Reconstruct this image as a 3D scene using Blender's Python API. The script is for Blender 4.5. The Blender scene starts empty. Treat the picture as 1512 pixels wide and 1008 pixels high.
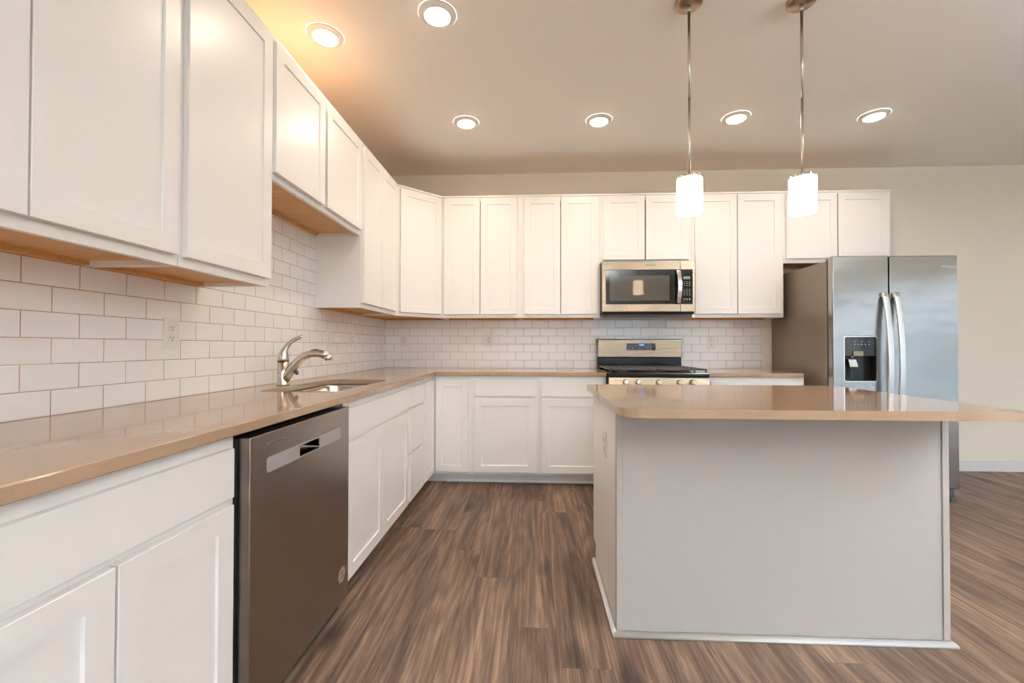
import bpy, bmesh, math, random
from mathutils import Vector, Matrix
random.seed(7)
PI = math.pi
S = bpy.context.scene
COL = S.collection

# ------------------------------------------------------------------ camera
def make_camera():
    f, yaw, pitch, roll, h = 639.37, 0.0468, 0.0114, 0.0014, 1.1201
    cy, sy, cp, sp = math.cos(yaw), math.sin(yaw), math.cos(pitch), math.sin(pitch)
    fwd = Vector((-sy*cp, cy*cp, sp)); r = Vector((cy, sy, 0)); u = r.cross(fwd)
    r2 = r*math.cos(roll) + u*math.sin(roll); u2 = -r*math.sin(roll) + u*math.cos(roll)
    cd = bpy.data.cameras.new('camera'); cd.sensor_width = 36; cd.lens = f/1512*36
    cd.clip_start = 0.02; cd.clip_end = 200
    c = bpy.data.objects.new('camera', cd); COL.objects.link(c)
    m = Matrix((( r2.x, u2.x, -fwd.x, 0), (r2.y, u2.y, -fwd.y, 0), (r2.z, u2.z, -fwd.z, h), (0,0,0,1)))
    c.matrix_world = m
    S.camera = c
make_camera()

# ------------------------------------------------------------------ light levels
SKY = 1.75            # sky radiance outside the windows
LAMP = 24.0
LAMP_W = 2.6         # watts thrown downwards by each recessed lamp          # recessed lamp discs
PENDANT = 8.0
FILL = 1000.0           # added bowl uplights behind the camera, unseen
LAMP_COL = (1.0, 0.83, 0.655)
FILL_COL = (0.84, 0.92, 1.0)
S.view_settings.view_transform = 'Standard'
S.view_settings.look = 'None'
S.view_settings.gamma = 1
S.view_settings.exposure = 0.82
S.view_settings.use_curve_mapping = False
S.cycles.max_bounces = 10
S.cycles.diffuse_bounces = 6
S.cycles.glossy_bounces = 5
S.cycles.transparent_max_bounces = 8
S.cycles.caustics_reflective = False
S.cycles.caustics_refractive = False
S.cycles.sample_clamp_indirect = 12
S.cycles.use_denoising = True

w = bpy.data.worlds.new('sky'); S.world = w; w.use_nodes = True
nt = w.node_tree; nt.nodes.clear()
o = nt.nodes.new('ShaderNodeOutputWorld'); b = nt.nodes.new('ShaderNodeBackground')
tc = nt.nodes.new('ShaderNodeTexCoord'); sx = nt.nodes.new('ShaderNodeSeparateXYZ')
cr = nt.nodes.new('ShaderNodeValToRGB')
cr.color_ramp.elements[0].position = 0.0; cr.color_ramp.elements[0].color = (.80, .89, 1.0, 1)
cr.color_ramp.elements[1].position = 0.9; cr.color_ramp.elements[1].color = (.52, .70, 1.0, 1)
nt.links.new(tc.outputs['Generated'], sx.inputs[0]); nt.links.new(sx.outputs['Z'], cr.inputs[0])
nt.links.new(cr.outputs[0], b.inputs[0]); ms = nt.nodes.new('ShaderNodeMath'); ms.operation = 'MULTIPLY_ADD'; nt.links.new(sx.outputs['Z'], ms.inputs[0])
ms.inputs[1].default_value = SKY*3; ms.inputs[2].default_value = SKY; nt.links.new(ms.outputs[0], b.inputs[1])
nt.links.new(b.outputs[0], o.inputs[0])

# ------------------------------------------------------------------ room numbers
XL, XR, YB, YF, H = -1.423, 6.2, 4.117, -4.6, 2.769
PATIO = (-3.4, 1.9, 0.02, 2.10)                 # y0 y1 z0 z1 on the right wall
WINS = [(-1.0, 1.0, 0.45, 2.3), (1.3, 3.5, 0.45, 2.3), (3.8, 5.9, 0.45, 2.3)]   # on the wall behind the camera

def portal(name, loc, rot, sx_, sy_):
    l = bpy.data.lights.new(name, 'AREA'); l.shape = 'RECTANGLE'; l.size = sx_; l.size_y = sy_
    l.cycles.is_portal = True
    ob = bpy.data.objects.new(name, l); ob.location = loc; ob.rotation_euler = rot; COL.objects.link(ob)
portal('window_portal', (XR+.13, (PATIO[0]+PATIO[1])/2, (PATIO[2]+PATIO[3])/2), (0, PI/2, 0), PATIO[3]-PATIO[2], PATIO[1]-PATIO[0])
for a in WINS:
    portal('window_portal', ((a[0]+a[1])/2, YF-.13, (a[2]+a[3])/2), (PI/2, 0, 0), a[1]-a[0], a[3]-a[2])

# ------------------------------------------------------------------ materials
def mat(name, col=(.8,.8,.8), rough=.5, metal=0., **kw):
    m = bpy.data.materials.new(name); m.use_nodes = True
    p = m.node_tree.nodes['Principled BSDF']
    p.inputs['Base Color'].default_value = (*col, 1); p.inputs['Roughness'].default_value = rough
    p.inputs['Metallic'].default_value = metal
    for k, v in kw.items(): p.inputs[k].default_value = v
    return m
def P(m): return m.node_tree.nodes['Principled BSDF']
def N(m, t, **kw):
    n = m.node_tree.nodes.new(t)
    for k, v in kw.items(): setattr(n, k, v)
    return n
def L(m, a, b): m.node_tree.links.new(a, b)
def noise(m, vec, scale, detail=3, rough=.5, dist=0):
    n = N(m, 'ShaderNodeTexNoise'); n.inputs['Scale'].default_value = scale; n.inputs['Detail'].default_value = detail
    n.inputs['Roughness'].default_value = rough; n.inputs['Distortion'].default_value = dist
    if vec is not None: L(m, vec, n.inputs['Vector'])
    return n
def mapping(m, vec, scale=(1,1,1), loc=(0,0,0)):
    n = N(m, 'ShaderNodeMapping'); n.inputs['Scale'].default_value = scale; n.inputs['Location'].default_value = loc
    L(m, vec, n.inputs['Vector']); return n.outputs[0]
def ramp(m, fac, stops):
    n = N(m, 'ShaderNodeValToRGB'); e = n.color_ramp.elements
    while len(e) > 1: e.remove(e[-1])
    e[0].position = stops[0][0]; e[0].color = (*stops[0][1], 1)
    for s, c in stops[1:]:
        q = e.new(s); q.color = (*c, 1)
    L(m, fac, n.inputs[0]); return n.outputs[0]
def bump(m, h, strength, dist):
    n = N(m, 'ShaderNodeBump'); n.inputs['Strength'].default_value = strength; n.inputs['Distance'].default_value = dist
    L(m, h, n.inputs['Height']); L(m, n.outputs[0], P(m).inputs['Normal']); return n
def mth(m, op, a, b=None, c=None):
    n = N(m, 'ShaderNodeMath', operation=op)
    for i, v in enumerate((a, b, c)):
        if v is None: continue
        if isinstance(v, (int, float)): n.inputs[i].default_value = v
        else: L(m, v, n.inputs[i])
    return n.outputs[0]
def objco(m): return N(m, 'ShaderNodeTexCoord').outputs['Object']
def mixc(m, fac, a, b, mode='MIX'):
    n = N(m, 'ShaderNodeMix', data_type='RGBA', blend_type=mode)
    if isinstance(fac, (int, float)): n.inputs[0].default_value = fac
    else: L(m, fac, n.inputs[0])
    for i, v in ((6, a), (7, b)):
        if isinstance(v, tuple): n.inputs[i].default_value = (*v, 1)
        else: L(m, v, n.inputs[i])
    return n.outputs[2]

M = {}
# white cabinet paint
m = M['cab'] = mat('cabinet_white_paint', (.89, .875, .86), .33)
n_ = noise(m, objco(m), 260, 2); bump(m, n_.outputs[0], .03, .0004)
# raw maple (undersides and tops)
m = M['maple'] = mat('maple_underside', (.7, .4, .16), .45)
n_ = noise(m, mapping(m, objco(m), (30, 2.5, 30)), 3, 5)
L(m, ramp(m, n_.outputs[0], [(.3, (.60, .31, .10)), (.7, (.74, .43, .17))]), P(m).inputs['Base Color'])
m = M['ply'] = mat('raw_plywood_top', (.58, .32, .115), .6)
# painted drywall
m = M['wall'] = mat('greige_wall_paint', (.90, .835, .735), .75)
n_ = noise(m, objco(m), 220, 3); bump(m, n_.outputs[0], .12, .0008)
m = M['ceiling'] = mat('ceiling_paint', (.91, .895, .86), .9)
n_ = noise(m, objco(m), 120, 4); bump(m, n_.outputs[0], .2, .001)
M['trim'] = mat('white_trim_paint', (.82, .81, .80), .3)
M['isl'] = mat('island_shaded_paint', (.47, .437, .41), .45)  # same paint as the side panels, with shade put into the colour
# quartz
m = M['quartz'] = mat('taupe_quartz', (.4, .3, .22), .07)
P(m).inputs['IOR'].default_value = 1.55
n_ = noise(m, objco(m), 420, 4, .7); n2 = noise(m, objco(m), 5, 3)
c1 = ramp(m, n_.outputs[0], [(.30, (.35, .23, .145)), (.55, (.39, .26, .165)), (.75, (.45, .325, .23))])
L(m, mixc(m, mth(m, 'MULTIPLY', n2.outputs[0], .3), c1, (.37, .245, .155)), P(m).inputs['Base Color'])
# metals
def steel(name, col, rough, axis, aniso=.0, wav=0.0, arot=0.0):
    m = mat(name, col, rough, 1.0)
    if aniso:
        tg = N(m, 'ShaderNodeTangent', direction_type='RADIAL', axis='Z'); L(m, tg.outputs[0], P(m).inputs['Tangent'])
        P(m).inputs['Anisotropic'].default_value = aniso; P(m).inputs['Anisotropic Rotation'].default_value = arot
    sc = [260, 260, 260]; sc[axis] = 2.0
    n_ = noise(m, mapping(m, objco(m), tuple(sc)), 2, 3)
    r = mth(m, 'MULTIPLY_ADD', n_.outputs[0], .12, rough-.06); L(m, r, P(m).inputs['Roughness'])
    if wav:
        n2 = noise(m, mapping(m, objco(m), (1.2, 1.2, 2.2)), 1.6, 2)
        s = mth(m, 'ADD', mth(m, 'MULTIPLY', n_.outputs[0], .00012), mth(m, 'MULTIPLY', n2.outputs[0], wav))
        bump(m, s, 1.0, 1.0)
    else: bump(m, n_.outputs[0], .05, .0006)
    return m
M['fridge'] = steel('fridge_brushed_steel', (.41, .40, .39), .22, 0, wav=.006, aniso=.5)
M['fridge_side'] = mat('grey_enamel_fridge_side', (.235, .19, .15), .32, .25)
M['dw'] = steel('dishwasher_brushed_steel', (.40, .355, .32), .30, 1, wav=.002)
M['dw_light'] = mat('satin_handle_strip', (.52, .50, .50), .45, .6)
M['steel'] = steel('range_brushed_steel', (.31, .24, .17), .26, 0, wav=.0006, aniso=.75, arot=.25)
M['chrome'] = mat('polished_metal', (.80, .78, .75), .12, 1.0)
M['handle'] = mat('satin_handle_metal', (.78, .79, .80), .34, .9)
M['nickel'] = mat('brushed_nickel', (.58, .52, .46), .24, 1.0)
M['sink'] = mat('satin_sink_steel', (.66, .62, .57), .22, 1.0)
M['black_glass'] = mat('black_glass', (.012, .011, .010), .05)
M['black_enamel'] = mat('black_enamel', (.012, .011, .010), .12, IOR=1.32)
M['iron'] = mat('cast_iron', (.035, .03, .026), .38)
M['dark_plastic'] = mat('dark_plastic', (.02, .02, .02), .4)
M['grey_metal'] = mat('dark_grey_metal', (.12, .12, .12), .4, .6)
M['screen'] = mat('microwave_window_mesh', (.085, .076, .064), .045)
M['plate'] = mat('white_wall_plate', (.80, .78, .76), .35)
M['slot'] = mat('outlet_slot', (.05, .045, .04), .6)
M['key'] = mat('pale_key_print', (.42, .40, .36), .5)
M['lcd'] = mat('unlit_display', (.16, .16, .12), .3)
M['bronze'] = mat('canopy_satin_metal', (.42, .31, .22), .3, 1.0)
M['sticker'] = mat('copper_sticker', (.52, .38, .30), .35, .4)
M['sticker_dark'] = mat('sticker_print', (.20, .13, .10), .5)
M['logo'] = mat('raised_metal_letters', (.85, .83, .80), .3, .7)
def emis(name, col, st, base=(.9,.9,.9)):
    m = mat(name, base, .4); P(m).inputs['Emission Color'].default_value = (*col, 1); P(m).inputs['Emission Strength'].default_value = st
    return m
M['lamp'] = emis('lamp_lens', LAMP_COL, LAMP)
M['shade'] = emis('lit_opal_glass', (1.0, .74, .48), PENDANT)
M['fill'] = emis('added_uplight_glow', FILL_COL, FILL)  # glow of the added uplights
M['blue'] = emis('blue_clock_digits', (.08, .22, 1.0), 3.0, (.02,.02,.05))
M['led'] = emis('blue_indicator', (.2, .3, 1.0), 1.2, (.02,.02,.05))
# window pane: mostly clear, a little mirror
m = M['glass'] = bpy.data.materials.new('window_glass'); m.use_nodes = True
t_ = m.node_tree; t_.nodes.clear(); oo = t_.nodes.new('ShaderNodeOutputMaterial'); mx = t_.nodes.new('ShaderNodeMixShader')
tr = t_.nodes.new('ShaderNodeBsdfTransparent'); gl = t_.nodes.new('ShaderNodeBsdfGlossy'); gl.inputs['Roughness'].default_value = .02
tr.inputs[0].default_value = (.94, .96, .96, 1); mx.inputs[0].default_value = .06
t_.links.new(tr.outputs[0], mx.inputs[1]); t_.links.new(gl.outputs[0], mx.inputs[2]); t_.links.new(mx.outputs[0], oo.inputs[0])
# lawn
m = M['lawn'] = mat('lawn_grass', (.1, .2, .05), .9)
n_ = noise(m, objco(m), 3, 6); L(m, ramp(m, n_.outputs[0], [(.3, (.18, .20, .14)), (.7, (.30, .32, .24))]), P(m).inputs['Base Color'])
M['concrete'] = mat('bounce_concrete', (.62, .61, .58), .8)
M['fence'] = mat('weathered_fence', (.30, .27, .24), .8)
# subway tile, UV in metres
TW, TH = .1565, .0763
m = M['tile'] = mat('white_subway_tile', (.8, .78, .76), .09)
uv = N(m, 'ShaderNodeUVMap'); uv.uv_map = 'UVMap'
br = N(m, 'ShaderNodeTexBrick'); L(m, uv.outputs[0], br.inputs['Vector'])
br.inputs['Scale'].default_value = 1; br.inputs['Brick Width'].default_value = TW; br.inputs['Row Height'].default_value = TH
br.inputs['Mortar Size'].default_value = .0013; br.inputs['Mortar Smooth'].default_value = 0.0
br.inputs['Color1'].default_value = (.90, .90, .91, 1); br.inputs['Color2'].default_value = (.92, .92, .93, 1)
br.inputs['Mortar'].default_value = (.50, .33, .20, 1); br.inputs['Bias'].default_value = 0
L(m, br.outputs['Color'], P(m).inputs['Base Color'])
b2 = N(m, 'ShaderNodeTexBrick'); L(m, uv.outputs[0], b2.inputs['Vector'])
for k in ('Scale', 'Brick Width', 'Row Height'): b2.inputs[k].default_value = br.inputs[k].default_value
b2.inputs['Mortar Size'].default_value = .0035; b2.inputs['Mortar Smooth'].default_value = 1.0
n_ = noise(m, uv.outputs[0], 9, 1)
hh = mth(m, 'ADD', mth(m, 'MULTIPLY', mth(m, 'SUBTRACT', 1, b2.outputs['Fac']), .0010), mth(m, 'MULTIPLY', n_.outputs[0], .0008))
bump(m, hh, 1.0, 1.0)
L(m, mth(m, 'MULTIPLY_ADD', br.outputs['Fac'], .6, .08), P(m).inputs['Roughness'])
# wood plank floor, UV local to each plank (metres), random value per plank
PW, PL = .187, 1.42
m = M['floor'] = mat('oak_plank', (.3, .18, .1), .4)
uv = N(m, 'ShaderNodeUVMap'); uv.uv_map = 'UVMap'
at = N(m, 'ShaderNodeAttribute'); at.attribute_name = 'plank'
sp = N(m, 'ShaderNodeSeparateXYZ'); L(m, uv.outputs[0], sp.inputs[0])
sc_ = N(m, 'ShaderNodeSeparateColor'); L(m, at.outputs['Color'], sc_.inputs[0])
rnd, rnd2 = sc_.outputs[0], sc_.outputs[1]
cx = mth(m, 'ADD', sp.outputs[0], mth(m, 'MULTIPLY', rnd, 37.3)); cyy = mth(m, 'ADD', sp.outputs[1], mth(m, 'MULTIPLY', rnd2, 51.7))
cv = N(m, 'ShaderNodeCombineXYZ'); L(m, cx, cv.inputs[0]); L(m, cyy, cv.inputs[1])
big = noise(m, mapping(m, cv.outputs[0], (9, .55, 1)), 1.5, 3, .55)                     # broad streaks
wob = noise(m, mapping(m, cv.outputs[0], (5.0, .75, 1)), 1.2, 1.5, .45)                 # cathedral bending
ringx = mth(m, 'ADD', mth(m, 'MULTIPLY', cx, 95), mth(m, 'MULTIPLY', wob.outputs[0], 46))
rings = mth(m, 'MULTIPLY_ADD', mth(m, 'SINE', ringx), .5, .5)
fine = noise(m, mapping(m, cv.outputs[0], (330, 9, 1)), 1, 5, .7)
med = noise(m, mapping(m, cv.outputs[0], (70, 1.6, 1)), 1, 5, .65)
knot = noise(m, mapping(m, cv.outputs[0], (6, 2.2, 1)), 1.0, 1)
kn = mth(m, 'MULTIPLY', mth(m, 'MAXIMUM', mth(m, 'SUBTRACT', knot.outputs[0], .64), 0), 1.6)
g = mth(m, 'ADD', mth(m, 'MULTIPLY', big.outputs[0], .55), mth(m, 'MULTIPLY', rings, .085))
g = mth(m, 'ADD', g, mth(m, 'MULTIPLY', med.outputs[0], .55))
g = mth(m, 'ADD', g, mth(m, 'MULTIPLY', fine.outputs[0], .50))
g = mth(m, 'SUBTRACT', mth(m, 'SUBTRACT', g, .35), kn)
g = mth(m, 'ADD', g, mth(m, 'MULTIPLY', mth(m, 'SUBTRACT', rnd2, .5), .10))
colr = ramp(m, g, [(.23, (.038, .022, .015)), (.39, (.098, .059, .040)), (.53, (.192, .120, .083)), (.69, (.37, .245, .168))])
du = mth(m, 'MINIMUM', sp.outputs[0], mth(m, 'SUBTRACT', PW, sp.outputs[0]))
dv = mth(m, 'MINIMUM', sp.outputs[1], mth(m, 'SUBTRACT', PL, sp.outputs[1]))
edge = mth(m, 'LESS_THAN', mth(m, 'MINIMUM', du, dv), .0011)
L(m, mixc(m, mth(m, 'MULTIPLY', edge, .6), colr, (.05, .03, .02)), P(m).inputs['Base Color'])
L(m, mth(m, 'MULTIPLY_ADD', fine.outputs[0], .18, .38), P(m).inputs['Roughness'])
hh = mth(m, 'SUBTRACT', mth(m, 'MULTIPLY', fine.outputs[0], .0005), mth(m, 'MULTIPLY', edge, .0008))
bump(m, hh, .8, 1.0)

P(M['floor']).inputs['IOR'].default_value = 1.36
# ------------------------------------------------------------------ mesh helpers
class MB:
    def __init__(s): s.bm = bmesh.new(); s.mats = []
    def mi(s, m):
        if m not in s.mats: s.mats.append(m)
        return s.mats.index(m)
    def box(s, x0, x1, y0, y1, z0, z1, m=None):
        i = s.mi(m) if m else 0
        v = [s.bm.verts.new((x, y, z)) for x in (x0, x1) for y in (y0, y1) for z in (z0, z1)]
        for q in ((0,1,3,2), (4,6,7,5), (0,4,5,1), (2,3,7,6), (0,2,6,4), (1,5,7,3)):
            f = s.bm.faces.new([v[k] for k in q]); f.material_index = i
        return s
    def quad(s, pts, m=None):
        f = s.bm.faces.new([s.bm.verts.new(p) for p in pts]); f.material_index = s.mi(m) if m else 0
        return f
    def prism(s, outer, holes, a0, a1, axis='z', m=None):
        """polygon with holes pushed from a0 to a1 along axis. polygon coords: z:(x,y) y:(x,z) x:(y,z)"""
        i = s.mi(m) if m else 0
        def pt(p, a):
            return {'z': (p[0], p[1], a), 'y': (p[0], a, p[1]), 'x': (a, p[0], p[1])}[axis]
        loops = [outer] + list(holes)
        for a in (a0, a1):
            es = []; 
            for lp in loops:
                vs = [s.bm.verts.new(pt(p, a)) for p in lp]
                es += [s.bm.edges.new((vs[k], vs[(k+1) % len(vs)])) for k in range(len(vs))]
            r = bmesh.ops.triangle_fill(s.bm, use_beauty=True, use_dissolve=False, edges=es)
            for f in r['geom']:
                if isinstance(f, bmesh.types.BMFace): f.material_index = i
            if a == a0: low = es
            else: high = es
        for e0, e1 in zip(low, high):
            f = s.bm.faces.new((e0.verts[0], e0.verts[1], e1.verts[1], e1.verts[0])); f.material_index = i
        return s
    def sweep(s, pts, radii, m=None, seg=16, flat=None, caps=True):
        """tube along pts; radii floats or (ra, rb) ellipses; flat: reference up vector for rb"""
        i = s.mi(m) if m else 0
        pts = [Vector(p) for p in pts]; rings = []
        up = Vector(flat) if flat else Vector((0.123, .456, .881)).normalized()
        for k, p in enumerate(pts):
            t = (pts[min(k+1, len(pts)-1)] - pts[max(k-1, 0)]).normalized()
            a = t.cross(up)
            if a.length < 1e-4: a = t.cross(Vector((1, 0, 0)))
            a.normalize(); b_ = a.cross(t).normalized(); 
            if not flat: up = b_
            r = radii[k] if isinstance(radii, (list, tuple)) and len(radii) == len(pts) else radii
            ra, rb = r if isinstance(r, tuple) else (r, r)
            rings.append([s.bm.verts.new(p + a*ra*math.cos(2*PI*j/seg) + b_*rb*math.sin(2*PI*j/seg)) for j in range(seg)])
        for A, B in zip(rings, rings[1:]):
            for j in range(seg):
                f = s.bm.faces.new((A[j], A[(j+1) % seg], B[(j+1) % seg], B[j])); f.material_index = i; f.smooth = True
        if caps:
            for R in (rings[0], rings[-1]):
                f = s.bm.faces.new(R); f.material_index = i
        return s
    def strap(s, pts, hw, ht, m=None, r=.35, seg=5):
        """flat bar with rounded-rectangle section swept along pts in the yz plane"""
        i = s.mi(m) if m else 0; pts = [Vector(p) for p in pts]; rings = []
        sec = rrect(-hw, -ht, hw, ht, ht*2*r, seg)
        for k, p in enumerate(pts):
            t = (pts[min(k+1, len(pts)-1)] - pts[max(k-1, 0)]).normalized()
            a = Vector((1, 0, 0)); b_ = t.cross(a).normalized()
            rings.append([s.bm.verts.new(p + a*x + b_*y) for x, y in sec])
        n = len(sec)
        for A, B in zip(rings, rings[1:]):
            for j in range(n):
                f = s.bm.faces.new((A[j], A[(j+1) % n], B[(j+1) % n], B[j])); f.material_index = i; f.smooth = True
        for R in (rings[0], rings[-1]): s.bm.faces.new(R).material_index = i
        return s
    def lathe(s, prof, c=(0,0,0), m=None, seg=32, axis='z', cap=True):
        """prof: list of (radius, height) from bottom to top"""
        i = s.mi(m) if m else 0; rings = []
        def pt(r, h, t):
            x, y = r*math.cos(t), r*math.sin(t)
            q = {'z': (x, y, h), 'y': (x, h, y), 'x': (h, x, y)}[axis]
            return (q[0]+c[0], q[1]+c[1], q[2]+c[2])
        for r, h in prof:
            rings.append([s.bm.verts.new(pt(max(r, 1e-5), h, 2*PI*j/seg)) for j in range(seg)])
        for A, B in zip(rings, rings[1:]):
            for j in range(seg):
                f = s.bm.faces.new((A[j], A[(j+1) % seg], B[(j+1) % seg], B[j])); f.material_index = i; f.smooth = True
        if cap:
            for R in (rings[0], rings[-1]):
                f = s.bm.faces.new(R); f.material_index = i
        return s
    def build(s, name, m=None, parent=None, bevel=0, seg=2, ang=35, recalc=True):
        if recalc: bmesh.ops.recalc_face_normals(s.bm, faces=s.bm.faces[:])
        me = bpy.data.meshes.new(name); s.bm.to_mesh(me); s.bm.free()
        for q in (s.mats or [m]): me.materials.append(q)
        ob = bpy.data.objects.new(name, me); COL.objects.link(ob)
        if parent: ob.parent = parent
        if bevel:
            md = ob.modifiers.new('bevel', 'BEVEL'); md.width = bevel; md.segments = seg; md.limit_method = 'ANGLE'; md.angle_limit = math.radians(ang)
            md.harden_normals = False
        return ob
def rrect(x0, y0, x1, y1, r, seg=8):
    """rounded rectangle; r one radius or four for corners (x0y0, x1y0, x1y1, x0y1)"""
    rs = r if isinstance(r, (list, tuple)) else [r]*4
    P_ = []
    for (cx_, cy_, a0, rr) in ((x0+rs[0], y0+rs[0], PI, rs[0]), (x1-rs[1], y0+rs[1], 1.5*PI, rs[1]), (x1-rs[2], y1-rs[2], 0, rs[2]), (x0+rs[3], y1-rs[3], .5*PI, rs[3])):
        if rr <= 1e-6: P_.append((cx_, cy_)); continue
        for k in range(seg+1):
            a = a0 + k/seg*PI/2; P_.append((cx_+rr*math.cos(a), cy_+rr*math.sin(a)))
    return P_
def tag(ob, label, cat=None, group=None, kind=None):
    if label: ob['label'] = label
    if cat: ob['category'] = cat
    if group: ob['group'] = group
    if kind: ob['kind'] = kind
    return ob
def thing(name, label, cat, loc=(0,0,0), rz=0, group=None):
    e = bpy.data.objects.new(name, None); COL.objects.link(e); e.location = loc; e.rotation_euler = (0, 0, rz)
    e.empty_display_size = .1
    return tag(e, label, cat, group)
def struct(ob, label, cat='room'): return tag(ob, label, cat, None, 'structure')
def copy_tree(o_, parent=None):
    c = o_.copy(); COL.objects.link(c)
    if parent is not None: c.parent = parent
    for ch in [x for x in bpy.data.objects if x.parent == o_]: copy_tree(ch, c)
    return c
def text_mesh(name, s, size, m, parent, loc, rot, ext=.0006, font_shear=0):
    cu = bpy.data.curves.new('txt', 'FONT'); cu.body = s; cu.size = size; cu.extrude = ext; cu.align_x = 'CENTER'; cu.align_y = 'CENTER'; cu.shear = font_shear
    t = bpy.data.objects.new('txt', cu); COL.objects.link(t)
    me = bpy.data.meshes.new_from_object(t.evaluated_get(bpy.context.evaluated_depsgraph_get()))
    bpy.data.objects.remove(t); me.materials.clear(); me.materials.append(m)
    ob = bpy.data.objects.new(name, me); COL.objects.link(ob); ob.parent = parent; ob.location = loc; ob.rotation_euler = rot
    return ob

# ------------------------------------------------------------------ room shell
T = .12
fl = bmesh.new(); uvl = fl.loops.layers.uv.new('UVMap'); cl = fl.loops.layers.color.new('plank')
known = {0: 1.74, -1: 2.105, -2: 2.38, -3: 2.64, 1: 1.53, 2: 1.956}
k0 = int(math.floor((XL+.092)/PW)); k1 = int(math.ceil((XR+.092)/PW))
for k in range(k0, k1+1):
    xa, xb = -.092+k*PW, -.092+(k+1)*PW
    ph = known.get(k, random.uniform(0, PL))
    j = math.floor((YF-ph)/PL)
    while ph+j*PL < YB:
        ya, yb = ph+j*PL, ph+(j+1)*PL
        X0, X1, Y0, Y1 = max(xa, XL), min(xb, XR), max(ya, YF), min(yb, YB)
        j += 1
        if X1 <= X0 or Y1 <= Y0: continue
        f = fl.faces.new([fl.verts.new(p) for p in ((X0, Y0, 0), (X1, Y0, 0), (X1, Y1, 0), (X0, Y1, 0))])
        c = (random.random(), random.random(), 0, 1)
        for lp in f.loops:
            lp[uvl].uv = (lp.vert.co.x-xa, lp.vert.co.y-ya); lp[cl] = c
q = MB(); q.bm.free(); q.bm = fl
floor = q.build('floor', M['floor'], recalc=False)
struct(floor, 'brown oak-look plank floor with streaky grain running away from the camera', 'floor')
struct(MB().box(XL-T, XR+T, YF-T, YB+T, H, H+.1).build('ceiling', M['ceiling']), 'smooth painted ceiling holding the recessed lights', 'ceiling')
struct(MB().box(XL-T, XR+T, YF-T, YB+T, -.12, -.004).build('floor_slab', M['dark_plastic']), 'slab under the plank floor', 'floor')
struct(MB().box(XL-T, XL, YF-T, YB+T, -.1, H).build('wall_left', M['wall']), 'painted wall behind the sink run', 'wall')
struct(MB().box(XL, XR, YB, YB+T, -.1, H).build('wall_back', M['wall']), 'beige painted wall behind the range and refrigerator', 'wall')
y0, y1, z0, z1 = PATIO
struct(MB().prism([(YF-T, -.1), (YB+T, -.1), (YB+T, H), (YF-T, H)], [[(y0, z0), (y1, z0), (y1, z1), (y0, z1)]], XR, XR+T, 'x').build('wall_right', M['wall']), 'painted wall with the glass patio door', 'wall')
struct(MB().prism([(XL, -.1), (XR, -.1), (XR, H), (XL, H)], [[(a, c), (b, c), (b, d), (a, d)] for a, b, c, d in WINS], YF-T, YF, 'y').build('wall_front', M['wall']), 'painted wall with windows behind the camera', 'wall')
# patio door
f = MB(); fw = .07
ym = (y0+y1)/2
f.prism([(y0, z0), (y1, z0), (y1, z1), (y0, z1)], [[(y0+fw, z0+fw), (ym-.05, z0+fw), (ym-.05, z1-fw), (y0+fw, z1-fw)], [(ym+.05, z0+fw), (y1-fw, z0+fw), (y1-fw, z1-fw), (ym+.05, z1-fw)]], XR+.03, XR+.09, 'x')
d1 = struct(f.build('door_1', M['trim']), 'white framed sliding glass patio door', 'door')
MB().box(XR+.055, XR+.06, y0+fw, y1-fw, z0+fw, z1-fw).build('pane', M['glass'], d1)
for n_i, (a, b, c, d) in enumerate(WINS, 1):
    f = MB(); mx_ = (c+d)/2
    f.prism([(a, c), (b, c), (b, d), (a, d)], [[(a+.05, c+.05), (b-.05, c+.05), (b-.05, mx_-.02), (a+.05, mx_-.02)], [(a+.05, mx_+.02), (b-.05, mx_+.02), (b-.05, d-.05), (a+.05, d-.05)]], YF-.09, YF-.03, 'y')
    wo = struct(f.build('window_%d' % n_i, M['trim']), 'white framed sash window behind the camera', 'window')
    MB().box(a+.05, b-.05, YF-.062, YF-.057, c+.05, d-.05).build('pane', M['glass'], wo)
# baseboards
def base(name, x0, x1, y0, y1, lab):
    struct(MB().box(x0, x1, y0, y1, 0, .105).build(name, M['trim'], bevel=.005), lab, 'baseboard')
base('baseboard_back', 3.10, XR-.016, YB-.015, YB-.0005, 'white baseboard along the beige wall right of the refrigerator')
base('baseboard_right', XR-.015, XR-.0005, PATIO[1]+.06, YB-.001, 'white baseboard on the patio door wall')
base('baseboard_front', XL+.02, XR-.016, YF+.0005, YF+.015, 'white baseboard on the window wall')
base('baseboard_left', XL+.0005, XL+.015, YF+.016, -.32, 'white baseboard on the left wall past the cabinets')
# lawn outside
struct(MB().box(XR+T+3.2, 40, -25, 25, -.35, -.3).build('lawn', M['lawn']), 'green lawn outside the patio door', 'lawn')
struct(MB().box(XR+T+.01, XR+T+3.2, -5, 3, -.15, -.02).build('patio', M['concrete']), 'added pale concrete slab bouncing light in at the glass door', 'patio')  # added outside to bounce sky light indoors
pr = MB().box(XR+T+.01, XR+T+3.3, -5, 3, 2.45, 2.6)
struct(pr.build('added_porch_roof', M['trim']), 'added unseen flat roof dimming the patio door', 'porch')  # unseen roof, added to hold back sky light at the glass door
struct(MB().box(15, 15.1, -14, 14, -.3, 2.6).build('added_fence', M['fence']), 'added unseen wooden fence across the lawn, dimming the patio door view', 'fence')  # unseen fence, added to lower the brightness beyond the glass door
struct(MB().box(-25, XR+T, -40, YF-T-.05, -.35, -.3).build('lawn', M['lawn']), 'green lawn outside the windows', 'lawn')

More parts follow.
